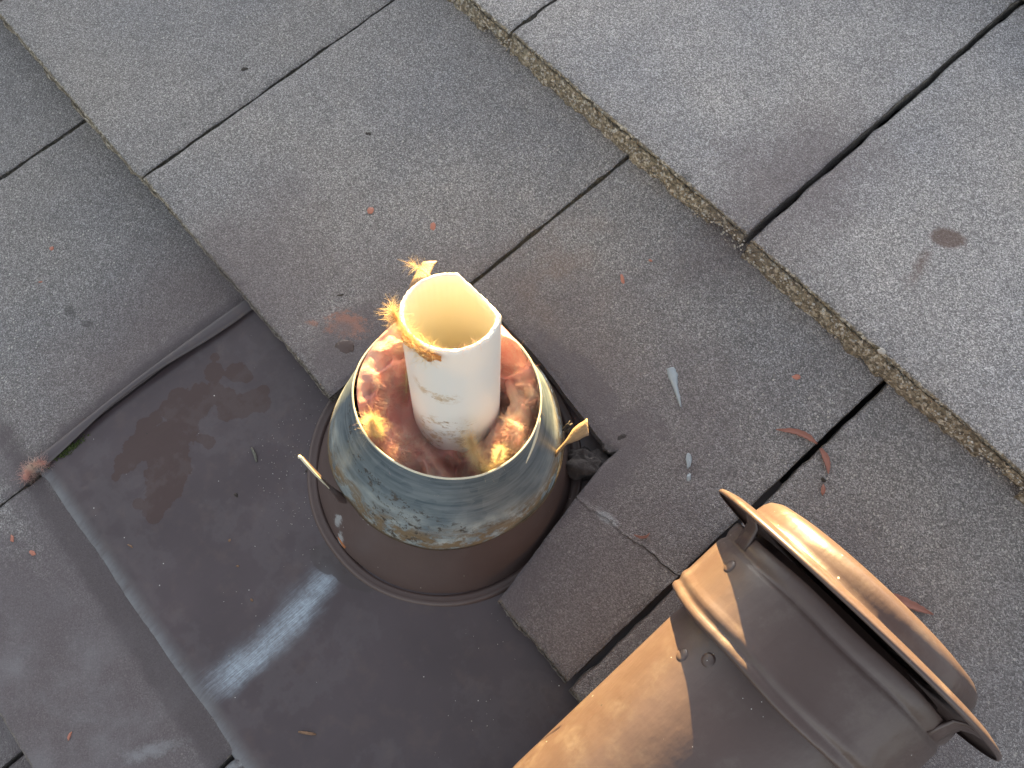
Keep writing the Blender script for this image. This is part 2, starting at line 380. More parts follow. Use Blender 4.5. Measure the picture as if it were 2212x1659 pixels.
def plain(name, col, rough=.7, var=.3, scale=120, bump=.0006, metallic=0, transl=0):
    t = NT(name); c = t.mix(t.noise(scale, 4, .65), tuple(q * (1 - var) for q in col), tuple(min(1, q * (1 + var)) for q in col))
    m = t.fin(Base_Color=c, Roughness=rough, Metallic=metallic, Normal=t.bump(t.noise(scale * 2.3, 4, .6), bump, .7))
    if transl:
        tr = t.n('ShaderNodeBsdfTranslucent'); t.l(c, tr.inputs['Color']); mx = t.n('ShaderNodeMixShader'); mx.inputs[0].default_value = transl
        t.l(t.b.outputs[0], mx.inputs[1]); t.l(tr.outputs[0], mx.inputs[2]); t.l(mx.outputs[0], t.out.inputs[0])
    return m

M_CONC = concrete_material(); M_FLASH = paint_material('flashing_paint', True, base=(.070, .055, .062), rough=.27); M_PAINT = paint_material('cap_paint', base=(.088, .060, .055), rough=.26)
M_HEM = paint_material('hem_paint', base=(.078, .066, .074), rough=.34)
M_CONE = paint_material('cone_paint', base=(.088, .062, .058), rough=.30)
M_GALV = galv_material(); M_PVC = pvc_material()
M_WOOL = wool_material('pink_wool', [(.25, (.90, .38, .36)), (.42, (.94, .52, .48)), (.56, (.96, .66, .60)), (.70, (.97, .82, .72)), (.87, (.97, .91, .82))], tan=True)
M_FIB = wool_material('wool_fibre', [(.3, (.93, .54, .50)), (.5, (.95, .70, .62)), (.7, (.97, .90, .80))], .5, 90, False)
M_YEL = wool_material('yellow_fibre', [(.3, (.96, .72, .44)), (.55, (.96, .86, .62)), (.8, (.97, .93, .76))], .6, 60, False)
M_PAPER = plain('orange_paper', (.85, .40, .13), .7, .3, 60, transl=.55)
M_MOSS = plain('green_moss', (.045, .065, .015), .9, .5, 300)
M_LEAF = plain('dry_red_leaf', (.30, .135, .105), .6, .25, 80, transl=.1)
M_REDP = plain('red_paint_drop', (.42, .17, .12), .5, .2, 90)
M_GREYP = plain('grey_sealant', (.30, .34, .38), .45, .3, 60)
M_DARK = plain('dark_debris', (.035, .028, .024), .8, .5, 200)
M_TWIG = plain('brown_twig', (.20, .12, .075), .8, .4, 150)
M_MORT = plain('dark_mortar', (.045, .038, .038), .85, .45, 260, bump=.002)
M_PEB = plain('pale_pebble', (.42, .40, .37), .7, .3, 90)
M_CREAM = plain('sunlit_tab_tip', (.66, .62, .48), .5, .2, 90)
M_BACKT = plain('sunlit_tab_face', (.26, .17, .10), .6, .3, 240, bump=.001)  # brown-painted tabs coloured tan: the sunlight on them is in the colour
M_DECK = plain('roof_underlay', (.02, .02, .022), .9, .3, 40)
M_GROUND = plain('dry_lawn', (.06, .07, .03), .95, .5, 3)
M_WALLM = plain('render_wall', (.35, .32, .28), .9, .15, 8)

# ------------------------------------------------------------------ setting: ground and roof
g = bpy.data.meshes.new('ground'); g.from_pydata([(-400, -400, 0), (400, -400, 0), (400, 400, 0), (-400, 400, 0)], [], [(0, 1, 2, 3)]); g.materials.append(M_GROUND)
go = bpy.data.objects.new('ground', g); link(go); props(go, kind='structure')

T, E, TH, W = .025, .355, .0222, .30            # butt height, course exposure, tile body, tile pitch
RIDGE_Y = 1.075
def surf(y): return -T * np.asarray(y) / E        # plane through the tops of a course where the next one rests (course 0 frame)
def under(x, y):                                    # what a sheet lying on the lower course rests on
    return surf(y)

roof = mesh('roof', [(-2.4, -1.9, -.035), (2.6, -1.9, -.035), (2.6, RIDGE_Y, -.035), (-2.4, RIDGE_Y, -.035),
                     (-2.4, RIDGE_Y + 2.4, -1.35), (2.6, RIDGE_Y + 2.4, -1.35)], [(0, 1, 2, 3), (3, 2, 5, 4)], M_DECK, None, (0, 0, 0), smooth=False)
props(roof, kind='structure')

def tile_mesh(xs, ys, mask, y0, seed, warp=None, name='roof_tile', label=None, slope=0.0, rough=1.0):
    """slab over the cells where mask is true; broken, sandy edges"""
    nx, ny = len(xs), len(ys)
    Xg, Yg = np.meshgrid(xs, ys, indexing='ij')
    P = np.stack([Xg, Yg, np.zeros_like(Xg)], -1)
    pres = np.zeros((nx + 1, ny + 1), bool); pres[1:-1, 1:-1] = mask
    # vertex is on the border when some but not all of its cells are present
    cnt = pres[:-1, :-1].astype(int) + pres[1:, :-1] + pres[:-1, 1:] + pres[1:, 1:]
    used = cnt > 0; border = used & (cnt < 4)
    # approximate distance to the border
    bp = P[border][:, :2]
    pts = P[..., :2].reshape(-1, 2); D = np.full(len(pts), 9.0)
    for k in range(0, len(bp), 4): D = np.minimum(D, np.hypot(pts[:, 0] - bp[k, 0], pts[:, 1] - bp[k, 1]))
    D = D.reshape(nx, ny); D[border] = 0
    if warp is not None: Xg, Yg = warp(Xg, Yg)
    P = np.stack([Xg, Yg, np.zeros_like(Xg) + seed * 3.7], -1)
    j = np.stack([fbm(P, 60, seed, 3), fbm(P, 60, seed + 50, 3)], -1) * .0011 * rough
    chip = np.clip(fbm(P, 22, seed + 9, 3) - .55, 0, 1) * .010 * rough
    chx = chip * .3
    fall = np.exp(-D / .006)
    Xw = Xg + j[..., 0] * fall; Yw = Yg + j[..., 1] * fall
    cx, cy = xs.mean(), y0 + .17
    Xw = Xw + np.sign(cx - Xg) * chx * fall * (np.abs(Xg - cx) > .1)
    Yw = Yw + chip * fall * (Yg < y0 + .03)
    z = T * (1 - (Yw - y0) / E) + fbm(P, 7, seed + 3, 2) * .0006 + fbm(P, 200, seed + 4, 2) * .00018
    front = np.exp(-np.clip(Yg - y0, 0, 9) / .004)
    z = z - .0016 * np.exp(-D / .0022) * (1 if rough == 1 else np.where((np.abs(Yg - .110) < .012) & (Xg > .18), .12, 1)) - front * (.0012 + .0016 * np.abs(fbm(P, 90, seed + 5, 3)))
    idx = -np.ones((nx, ny), int); V = []; ed = []
    order = np.argwhere(used)
    for n_, (a, b) in enumerate(order): idx[a, b] = n_
    V = np.stack([Xw[used], Yw[used], z[used]], -1)
    edge = np.clip(np.exp(-np.clip(Yg - y0, 0, 9) / .0035) * .8, 0, 1)[used]
    edge = np.maximum(edge, (np.exp(-D / .0012) * .45)[used])
    F = []
    for a, b in np.argwhere(mask): F.append((idx[a, b], idx[a + 1, b], idx[a + 1, b + 1], idx[a, b + 1]))
    # walls
    edges = []
    for a, b in np.argwhere(mask):
        if not pres[a + 1, b]: edges.append((idx[a + 1, b], idx[a, b]))
        if not pres[a + 1, b + 2]: edges.append((idx[a, b + 1], idx[a + 1, b + 1]))
        if not pres[a, b + 1]: edges.append((idx[a, b], idx[a, b + 1]))
        if not pres[a + 2, b + 1]: edges.append((idx[a + 1, b + 1], idx[a + 1, b]))
    ring = sorted({i for e2 in edges for i in e2}); pos = {i: k for k, i in enumerate(ring)}
    rv = V[ring]; rows = 7; base = len(V); allV = [V]; alle = [edge]
    isfront = rv[:, 1] < y0 + .006
    # last 34 mm of each tile is a weather lap: its foot is broken back
    lap = isfront & (rv[:, 0] > xs[-1] - .036)
    for r in range(1, rows + 1):
        w = rv.copy(); f = r / rows; w[:, 2] -= TH * f
        q = w.copy(); q[:, 2] += seed * 1.3
        dd = fbm(q, 110, seed + 21, 3) * .0016 + fbm(q, 380, seed + 22, 2) * .0006
        w[isfront, 1] += (dd[isfront] * (1 + 120 * slope) - slope * f + .0022 * math.sin(f * math.pi) * -1 + .0012 * f)
        w[lap, 1] += .007 * max(0, min(1, (f - .45) * 4)) * (1 + .4 * fbm(q[lap], 150, seed + 2, 2))
        nf = ~isfront; w[nf, 0] += dd[nf] * .6
        allV.append(w); alle.append(np.where(isfront, 1.0, .55 - .3 * f))
    n_r = len(ring)
    for (i, k) in edges:
        prev = (i, k)
        for r in range(rows):
            cur = (base + r * n_r + pos[i], base + r * n_r + pos[k])
            F.append((prev[1], prev[0], cur[0], cur[1])); prev = cur
    V = np.concatenate(allV); e_ = np.concatenate(alle)
    oc = (float((xs[0] + xs[-1]) / 2), float(y0), 0.0)
    o = mesh(name, V, F, M_CONC, roof, oc, {'edge': e_})
    if label: o['label'] = label
    return o

def lines(a, b, step, extra=()):
    n = max(2, int(round((b - a) / step)) + 1); L = list(np.linspace(a, b, n))
    for q in extra:
        k = int(np.argmin([abs(v - q) for v in L])); L[k] = q
    return np.array(sorted(set(L)))
def tile(xa, xb, y0, seed, fine=True, y_off=0.0, slope=0.0):
    if fine:
        xs = lines(xa, xb, .0026); ys = np.concatenate([y0 + np.array([0, .001, .002, .0035, .005, .0075, .011]), lines(y0 + .015, y0 + E + .05, .006)])
    else:
        xs = lines(xa, xb, .012); ys = np.concatenate([y0 + np.array([0, .003, .008]), lines(y0 + .02, y0 + E + .05, .03)])
    return tile_mesh(xs, ys + y_off, np.ones((len(xs) - 1, len(ys) - 1), bool), y0 + y_off, seed, slope=slope)

# joints of every course (gaps differ, as laid)
def _ext(J): return [J[0] - .9, J[0] - .6, J[0] - .3] + J + [J[-1] + .3, J[-1] + .6, J[-1] + .9]
joints = {0: [-.9330, -.6290, -.3285, -.0255, .2775, .5790, .8800], 1: [-1.1, -.7950, -.4930, -.1938, .1145, .4030, .7040, 1.004], 2: [-.93, -.629, -.328, -.026, .276, .577, .88],
          -1: [-1.05, -.7540, -.4540, -.1535, .1460, .4470, .7480, 1.05], -2: [-.88, -.578, -.276, .0245, .3260, .6270, .93], -3: [-1.05, -.754, -.454, -.1535, .146, .447, .748]}
gaps = {(0, .2775): .0044, (1, .1145): .0056, (-1, .1460): .005, (0, -.3285): .0026, (0, -.0255): .003}
sd_ = 100
joints = {c: _ext(J) for c, J in joints.items()}
for c, J in joints.items():
    y0 = c * E
    for a, b in zip(J[:-1], J[1:]):
        sd_ += 1
        ga = gaps.get((c, a), .0028) / 2; gb = gaps.get((c, b), .0028) / 2
        vis = -.75 < (a + b) / 2 < .75 and -.72 < y0 < .75
        if (c, a) == (0, -.0255): continue      # notched, broken tile is built below
        # the long-used tiles are not laid perfectly even
        tile(a + ga, b - gb, y0, sd_, vis, random.uniform(-.0018, .0018) + (.004 if (c, a) == (0, -.3285) else .014 if c == 2 else .003 if c == 1 else 0), .0065 if c == 1 else 0.0)

# the tile cut out for the vent, cracked in two
NX, NY = .172, .152
xs = lines(-.0240, .2749, .0026, (NX,)); ys = np.concatenate([np.array([0, .001, .002, .0035, .005, .0075, .011]), lines(.015, E + .05, .004, (.110, NY))])
cxs = (xs[:-1] + xs[1:]) / 2; cys = (ys[:-1] + ys[1:]) / 2
CX, CY = np.meshgrid(cxs, cys, indexing='ij')
kn = ys[np.argmin(abs(ys - .110))]
cut = (CX < NX) & (CY < ys[np.argmin(abs(ys - NY))])
def crack_y(x): return .103 + (x - .19) * .16 + .0010 * np.sin(x * 160) + .0005 * np.sin(x * 523 + 1)
def mk_warp(sign):
    def w(X, Y):
        # notch side runs outwards towards the butt; crack wanders
        side = np.clip((.14 - Y) / .14, 0, 1) * .024 * np.exp(-((X - NX) / .03) ** 2)
        dy = (crack_y(X) - kn) * np.exp(-((Y - kn) / .03) ** 2)
        gap = sign * (.0000 + .00035 * np.clip((X - .21) / .06, 0, 1)) * np.exp(-((Y - kn) / .004) ** 2)
        top = .006 * np.exp(-((Y - NY) / .02) ** 2) * np.sin((X + .03) * 22)
        return X + side, Y + dy * (X > NX - .01) + gap * (X > NX - .01) + top * (X < NX)
    return w
tile_mesh(xs, ys, (~cut) & (CY > kn), 0.0, 71, mk_warp(1), rough=.5, label='notched roof tile cut round the vent cone')
tile_mesh(xs, ys, (~cut) & (CY < kn), 0.0, 71, mk_warp(-1), rough=.5, label='cracked-off lower piece of the notched roof tile, painted over brown')

# ridge tiles (upslope, out of frame)
for k in range(12):
    xa = -2.2 + k * .40; V = []
    ang = np.linspace(0, math.pi, 13)
    for x_ in (xa, xa + .415):
        for a in ang:
            r_ = .125 + (.006 if x_ > xa else 0)
            V.append((x_, RIDGE_Y + math.cos(a) * r_, -.035 + math.sin(a) * (.050 + (.006 if x_ > xa else 0)) - max(0, math.cos(a)) * .06))
    o = mesh('ridge_tile', V, grid_faces(2, 13), M_CONC, roof, (xa + .2, RIDGE_Y, 0), {'edge': np.full(len(V), .2)}); solid(o, .012)

# ------------------------------------------------------------------ flashing with its cone
STAIN = [(-0.1093, -0.1648, 0.0077), (-0.1138, -0.1501, 0.0098), (-0.1077, -0.1369, 0.0112), (-0.1003, -0.1244, 0.0119), (-0.0997, -0.1127, 0.0105), (-0.1066, -0.1047, 0.0098), (-0.1125, -0.0955, 0.0112), (-0.1142, -0.0838, 0.0098), (-0.11, -0.0725, 0.0077), (-0.0992, -0.0674, 0.007), (-0.1296, -0.0983, 0.0063), (-0.1253, -0.1117, 0.0063), (-0.0873, -0.0703, 0.0077), (-0.0829, -0.0609, 0.0077), (-0.0797, -0.0507, 0.0077), (-0.0734, -0.0462, 0.0063), (-0.0878, -0.1325, 0.0119), (-0.0763, -0.1349, 0.0098), (-0.0841, -0.1435, 0.0105), (-0.0711, -0.1485, 0.0112), (-0.0643, -0.1579, 0.0098), (-0.0622, -0.1492, 0.007), (-0.0586, -0.1683, 0.007), (-0.0526, -0.1721, 0.0049), (-0.0705, -0.1774, 0.0035), (-0.1264, -0.1353, 0.0056), (-0.1256, -0.1254, 0.0049), (-0.127, -0.061, 0.0063), (-0.1127, -0.0456, 0.007), (-0.1028, -0.0417, 0.0042), (-0.0752, -0.1013, 0.0042), (-0.0816, -0.1039, 0.00308), (-0.1043, -0.1797, 0.00308), (-0.0812, -0.0389, 0.0042), (-0.1378, -0.0519, 0.00308)]
fl = thing('vent_flashing', (.078, .039, 0), 'brown metal flashing sheet with a round cone and bluish collar set in the tiles', 'roof flashing')
xs = np.concatenate([lines(-.1620, .33, .0024)]); ys = np.concatenate([lines(-.2300, -.205, .0012), lines(-.203, .235, .0024)])
Xg, Yg = np.meshgrid(xs, ys, indexing='ij'); Pq = np.stack([Xg, Yg, 0 * Xg], -1)
Z = surf(Yg) + .0012 + fbm(Pq, 9, 5, 2) * .0003 + np.clip(-Yg / .05, 0, 1) * (fbm(Pq, 16, 6, 2) * .0006 + .0006)
den = np.clip((0.01 - Yg) / .03, 0, 1)
Z += den * (fbm(Pq, 14, 8, 2) * .0005 + .0004)
# lower lip rolled down over the tile
lip = np.clip((-.2150 - Yg) / .015, 0, 1); Z -= .0036 * lip ** 2 - .0012 * np.exp(-((Yg + .2125) / .005) ** 2)
Yw = Yg + .0012 * lip + .0006 * fbm(Pq, 20, 3, 2) * (lip > 0) 
# crease down the slope from the collar
yy = Yg + .155; xc = .098 - .06 * yy - 2.0 * yy ** 2
d = Xg - xc; ce = np.clip((Yg + .222) / .02, 0, 1) * np.clip((-.078 - Yg) / .03, 0, 1)
Z += ce * .0030 * (1 / (1 + np.exp(-(d) / .0045)) - np.clip((d + .02) / .10, 0, 1))
# left edge dished where the fold has pulled it
Z += np.exp(-((Xg + .151) / .006) ** 2) * .0006
V = np.stack([Xg, Yw, Z], -1).reshape(-1, 3)
stain = np.zeros(Xg.shape)
for sx, sy, sr in STAIN: stain = np.maximum(stain, np.clip(1.25 - np.hypot(Xg - sx, Yg - sy) / (sr * 1.25) * .75, 0, 1))
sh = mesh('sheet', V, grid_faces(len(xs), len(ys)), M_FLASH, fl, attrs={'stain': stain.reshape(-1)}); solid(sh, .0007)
# folded hem on the left: a strip turned back over, pinched in the middle
yv = np.linspace(-.2290, .012, 90); prof = []
wv = .0080 + .0042 * np.cos((yv + .229) / .236 * 2 * math.pi + .5); wv = np.clip(wv, .0042, .0122)
bow = .0035 * np.sin((yv + .229) / .24 * math.pi) + .0010 * vnoise(np.stack([yv, yv * 0, yv * 0], -1), 30, 4)
V = []
for k, y in enumerate(yv):
    z0 = float(surf(y)) + .0016; x0 = -.1640 + bow[k] * -.2
    lift = .0045 + .0030 * math.sin((y + .229) / .24 * math.pi) ** 2
    V += [(x0, y, z0), (x0 - .0012, y, z0 + lift * .5), (x0 - .0004, y, z0 + lift * .95), (x0 + .0018, y, z0 + lift * 1.05), (x0 + wv[k] * .6, y, z0 + lift), (x0 + wv[k], y, z0 + lift * .82)]
fe = mesh('folded_edge', V, grid_faces(len(yv), 6), M_HEM, fl); solid(fe, .0007)

CX0, CY0 = .078, .039
def cone_pt(r, z, ang, tilt):
    """point on the vent cone: its axis is plumb, so it leans up the slope"""
    c = np.array([CX0, CY0 + .287 * z, z]); ct = math.cos(ang); st = math.sin(ang)
    v = np.stack([r * math.cos(ang), r * math.sin(ang) * (1 - .039 * tilt), -r * math.sin(ang) * .276 * tilt]) if np.ndim(r) == 0 else None
    return c + v
def lathe_cone(profile, n=160, tilt=lambda z: 0, mod=None):
    V = []
    for i in range(n):
        a = 2 * math.pi * i / n
        for r, z in profile:
            if mod: r, z = mod(r, z, a)
            V.append(cone_pt(r, z, a, tilt(z)))
    return np.array(V), grid_faces(n, len(profile), closed_u=True)
tl = lambda z: max(0.0, min(1.0, z / .12))
bead = [(.1190, -.0030), (.1186, -.0008), (.1176, .0006), (.1162, .0010), (.1150, .0006), (.1142, .0004), (.1120, .0003), (.1105, .0002), (.1098, -.0010), (.1090, -.0016)]
V, F = lathe_cone(bead, 180, lambda z: 0, lambda r, z, a: (r + .0002 * math.sin(a * 9), z - .0705 * r * math.sin(a) + .0008))
mesh('sealant_ring', V, F, M_CONE, fl)
cone = [(.1092, -.004), (.1088, .000), (.1080, .002), (.1053, .010), (.1003, .024), (.0952, .038), (.0900, .050), (.0862, .058), (.0830, .063), (.0790, .069)]
V, F = lathe_cone(cone, 180, tl, lambda r, z, a: (r + .0004 * math.sin(a * 3 + 1) + .0003 * math.sin(a * 11), z - (.0705 * r * math.sin(a) if z < .02 else .0705 * r * math.sin(a) * max(0, 1 - (z - .02) / .02)) ))
mesh('cone', V, F, M_CONE, fl)
colp = [(.0915, .0515), (.0921, .0526), (.0917, .0560), (.0900, .0620), (.0872, .0700), (.0840, .0780), (.0806, .0860), (.0768, .0940), (.0728, .1025), (.0695, .1105), (.0672, .1180), (.0662, .1240), (.0660, .1262)]
def colmod(r, z, a):
    aa = (math.degrees(a) + 180) % 360 - 180
    dent = .0022 * math.exp(-((aa + 92) / 7) ** 2) * math.exp(-((z - .066) / .016) ** 2)
    dent += .0020 * math.exp(-((aa + 60) / 14) ** 2) * math.exp(-((z - .075) / .02) ** 2)
    wob = .0008 * math.sin(2 * a + .5) + .0007 * math.sin(5 * a) * (z < .08) + .0006 * math.sin(3 * a + 2)
    hem = (.0075 * math.cos(a - 0.5) + .0045 + .0012 * math.sin(a * 2.0 + .6) + .0007 * math.sin(a * 5 + 1) + .0003 * math.sin(a * 17)) * max(0, 1 - (z - .0515) / .012)
    return r - dent + wob, z + hem
V, F = lathe_cone(colp, 240, tl, colmod)
A_ = np.repeat(np.arange(240) * 2 * math.pi / 240, len(colp)); Hn = np.tile([(z - .0515) / .0747 for r, z in colp], 240)
# arc length measured from the left-front of the collar
arc = ((A_ + math.radians(78) + math.pi) % (2 * math.pi) - math.pi) * .085
pol = np.stack([arc, Hn, np.zeros_like(Hn)], -1)
col_o = mesh('galvanised_collar', V, F, M_GALV, fl, attrs={'pol': pol, 'front': np.cos(A_)}); solid(col_o, .0009, 1 if False else -1)
# raw cut rim
ringp = []
for i in range(161):
    a = 2 * math.pi * i / 160; r, z = colmod(.0660, .1262, a); ringp.append(cone_pt(r - .0003, z + .0003, a, 1) + np.array([0, 0, .0004 * math.sin(a * 13) * math.sin(a * 5)]))
V, F = tube(ringp, .00075, 6, False); mesh('cut_rim', V, F, M_CREAM, fl)
# peeled strip hanging off the right of the rim
pk = [cone_pt(.0668 + .0010 * k, .1262 - .004 * k, math.radians(34 - 5.0 * k), 1) for k in range(7)]
V, F = tube(pk, [.0008, .0018, .0020, .0016, .0012, .0008, .0003], 8, True, ((.75, .55, .4), .4)); mesh('peeled_strip', V, F, M_CREAM, fl)

def tab(path, widths, wdir, th, mat, label=None, mats=None):
    path = np.array(path, float); widths = np.array(widths, float)
    n = 28; s = np.linspace(0, len(path) - 1, n); P = np.stack([np.interp(s, range(len(path)), path[:, k]) for k in range(3)], -1)
    w = np.interp(s, range(len(widths)), widths); wd = np.array(wdir, float)
    wdv = np.stack([np.interp(s, range(len(wd)), wd[:, k]) for k in range(3)], -1); wdv /= np.linalg.norm(wdv, axis=1)[:, None]
    V = []
    for k in range(n):
        for j, u in enumerate((-.5, -.2, .1, .35, .5)):
            V.append(P[k] + wdv[k] * (w[k] * (u + .02 * math.sin(k * 1.3 + j))) + np.array([0, 0, 1]) * .0008 * math.cos(u * 3))
    o = mesh('tab', V, grid_faces(n, 5), mat, fl); solid(o, th, 0)
    if label: o['label'] = label
    return o
tab([(.0665, -.0345, .052), (.063, -.0372, .062), (.052, -.0372, .076), (.040, -.0366, .088), (.0300, -.0358, .098)], [.004, .008, .0042, .0038, .0034],
    [(.3, -.9, .3), (.2, -.8, .5), (.1, -.5, .85), (.1, -.5, .85), (.1, -.4, .9)], .0009, M_CONE, 'narrow bent tab on the left with a pale lit tip')
V, F = tube([(.0545, -.0378, .0752), (.0410, -.0372, .0890), (.0300, -.0362, .0995), (.0290, -.0368, .0990)], [.0005, .0010, .0011, .0016], 6); mesh('torn_sunlit_tab_edge', V, F, M_CREAM, fl)  # cream tube on the torn edge paints in the tab's sunlit end
tab([(.1480, .0960, .048), (.1500, .1070, .064), (.1515, .1160, .078), (.1535, .1240, .089), (.1580, .1335, .100)], [.005, .005, .0035, .011, .0125],
    [(.6, -.6, .2), (.6, -.6, .3), (.6, -.5, .5), (.72, -.62, .2), (.76, -.60, .1)], .0009, M_BACKT, 'bent tab on the right, twisted into a broad tan blade')
tab([(-.001, .0930, .058), (-.003, .0960, .080), (-.007, .1050, .103), (-.014, .1190, .1065), (-.0230, .1350, .1000)], [.012, .012, .012, .012, .0105],
    [(.6, .8, 0), (.6, .8, 0), (.62, .78, 0), (.64, .76, 0), (.66, .75, 0)], .0009, M_BACKT, 'tan tab standing up behind the white pipe')

# ------------------------------------------------------------------ pipe
PB = np.array([.0905, .0525, .028]); PT = np.array([.0668, .1052, .2060]); PAX = (PT - PB); PL = np.linalg.norm(PAX); PAX /= PL
pa = np.array([1., 0, 0]) - PAX * PAX[0]; pa /= np.linalg.norm(pa); pb = np.cross(PAX, pa)
pipe = thing('vent_pipe', tuple(PB), 'white plastic pipe with a rough slanting top standing in pink insulation', 'pipe')
RO, RI = .0318, .0287
def rim_h(a):
    """height of the sawn edge round the pipe; the far right side is broken lower"""
    d = (math.degrees(a) - 86 + 180) % 360 - 180
    dip = .0150 * max(0, math.cos(min(abs(d) / 44, 1) * math.pi / 2)) ** .8 if abs(d) < 44 else 0
    return PL - dip + .0004 * math.sin(a * 3) + .0001 * math.sin(23 * a) * math.sin(7 * a)
na = 220; V = []; pol = []; inn = []
prof = [(RO, 0, 0), (RO, .2, 0), (RO, .4, 0), (RO, .6, 0), (RO, .8, 0), (RO, .95, 0), (RO, .985, 0), (RO - .0002, 1.0, 0), (RO - .0009, 1.0025, 0), ((RO + RI) / 2, 1.002, 0), (RI + .0007, 1.0022, .3), (RI, .998, 1), (RI, .96, 1), (RI, .8, 1), (RI, .6, 1), (RI, .3, 1), (RI, 0, 1)]
for i in range(na):
    a = 2 * math.pi * i / na; hr = rim_h(a)
    for k, (r, h, q) in enumerate(prof):
        hh = hr * h if h < .9 else hr - (1 - h) * PL
        rr = r + (.0003 * math.sin(a * 31 + k * 2) * math.sin(a * 13) if .99 < h else 0) + .0003 * math.sin(a * 2 + 1)
        if .99 < h and q < .9: hh += .0007 * float(vnoise(np.array([[math.cos(a) * 3, math.sin(a) * 3, k * .6]]), 6, 91)[0]) * (1 if math.cos(a + .9) > -.2 else .4)
        V.append(PB + PAX * hh + rr * (pa * math.cos(a) + pb * math.sin(a)))
        fa = (a - math.radians(-62) + math.pi) % (2 * math.pi) - math.pi      # 0 on the side facing down-slope
        pol.append((fa * RO, hh, 0)); inn.append(q)
mesh('pipe_wall', V, grid_faces(na, len(prof), closed_u=True), M_PVC, pipe, attrs={'pol': np.array(pol), 'inner': np.array(inn)})

# ------------------------------------------------------------------ fibres
def fibres(n, base_fn, dir_fn, length, r=.00016, curl=.5, seed=1, segs=5, sides=3):
    rg = np.random.default_rng(seed); V = np.zeros((n, segs + 1, sides, 3))
    P = np.array([base_fn(rg) for _ in range(n)]); D = np.array([dir_fn(rg, P[k]) for k in range(n)]); D /= np.linalg.norm(D, axis=1)[:, None]
    L = length * rg.uniform(.35, 1.0, n); C = rg.normal(0, curl, (n, 3)); R_ = r * rg.uniform(.6, 1.3, n)
    for s in range(segs + 1):
        ref = np.array([.3, .2, 1.0]); a = np.cross(D, ref); a /= np.linalg.norm(a, axis=1)[:, None] + 1e-9; b = np.cross(a, D)
        taper = (1 - .7 * s / segs)
        for j in range(sides):
            th = 2 * math.pi * j / sides
            V[:, s, j] = P + (a * math.cos(th) + b * math.sin(th)) * (R_ * taper)[:, None]
        P = P + D * (L / segs)[:, None]; D = D + C * (1.2 / segs) + rg.normal(0, .16, (n, 3)); D /= np.linalg.norm(D, axis=1)[:, None]
    F = []
    m = (segs + 1) * sides
    tmpl = [(s * sides + j, s * sides + (j + 1) % sides, (s + 1) * sides + (j + 1) % sides, (s + 1) * sides + j) for s in range(segs) for j in range(sides)]
    for k in range(n): F += [tuple(q + k * m for q in f) for f in tmpl]
    return V.reshape(-1, 3), F

# ------------------------------------------------------------------ insulation packed in the cone
ins = thing('insulation', (.083, .07, .05), 'pink and tan glass wool insulation stuffed round the white pipe inside the cone', 'insulation')
nA, nR = 260, 60
def wool_h(a, f):
    """height of the wool (along the plumb axis) at azimuth a, f=0 at the pipe, 1 at the wall"""
    d = lambda c, w: math.exp(-(((math.degrees(a) - c + 180) % 360 - 180) / w) ** 2)
    h = .102 + .013 * f
    h += .018 * d(160, 50) * (.35 + .65 * f) + .010 * d(110, 30) * f + .006 * d(210, 30)      # piled up on the left
    h += .020 * d(25, 42) * max(0, math.sin(min(1, f * 1.25) * math.pi)) ** .7 - .034 * d(40, 40) * (1 - f) ** 1.2   # roll along the right, hollow by the pipe
    h -= .030 * d(-28, 17) * max(0, math.sin(f * math.pi)) + .004 * d(-60, 20)              # dark hole front right
    h += .012 * d(-75, 30) * math.sin(f * math.pi) + .014 * d(-120, 25) * f
    return h
V = []
for i in range(nA):
    a = 2 * math.pi * i / nA
    for j in range(nR):
        f = j / (nR - 1); h = wool_h(a, f)
        pc = PB + PAX * max(0, (h - .028)); inner = pc + (RO - .001) * (pa * math.cos(a) + pb * math.sin(a))
        rw = float(np.interp(h, [.05, .0700, .0860, .1025, .1262], [.090, .0860, .0796, .072, .0652])); outer = cone_pt(rw, h, a, 1)
        p = inner * (1 - f) + outer * f; p[2] = h + (outer[2] - h) * f * .6
        V.append(p)
V = np.array(V); Q = V.reshape(nA, nR, 3)
b1 = np.sqrt(fbm(V, 46, 11, 2) ** 2 + .018); b2 = np.sqrt(fbm(V, 95, 12, 3) ** 2 + .03); warp = np.stack([fbm(V, 30, k, 2) for k in (31, 32, 33)], -1)
edge_f = np.tile(np.sin(np.linspace(0, 1, nR) * math.pi) ** .5, nA)
V[:, 2] += ((.008 - b1 * .022) + (.001 - b2 * .003)) * edge_f
V[:, :2] += warp[:, :2] * .006 * edge_f[:, None]
batt = mesh('batt', V, grid_faces(nA, nR, closed_u=True), M_WOOL, ins)
def keep_inside(fv, ff, segs, sides=3, slack=.0012):
    m = (segs + 1) * sides; nf = len(fv) // m; P = fv.reshape(nf, m, 3)
    z = P[..., 2] - (P[..., 1] - CY0) * .0                        # close enough: rings are tested along the plumb axis
    h = (P[..., 2] + .276 * (P[..., 1] - CY0 - .287 * P[..., 2])) 
    cx = CX0; cy = CY0 + .287 * h
    rr = np.hypot(P[..., 0] - cx, P[..., 1] - cy); lim = np.interp(h, [.05, .0700, .0860, .1025, .1262], [.090, .0860, .0796, .072, .0652]) - slack
    ok = ((rr < lim) & (h < .133)).all(axis=1); Vn = P[ok].reshape(-1, 3); n2 = int(ok.sum())
    tm = np.array(ff[:segs * sides]); F = (tm[None] + (np.arange(n2) * m)[:, None, None]).reshape(-1, 4)
    return Vn, F
def surf_base(rg):
    k = rg.integers(0, nA) * nR + rg.integers(0, nR - 8); return V[k] - np.array([0, 0, .0008])
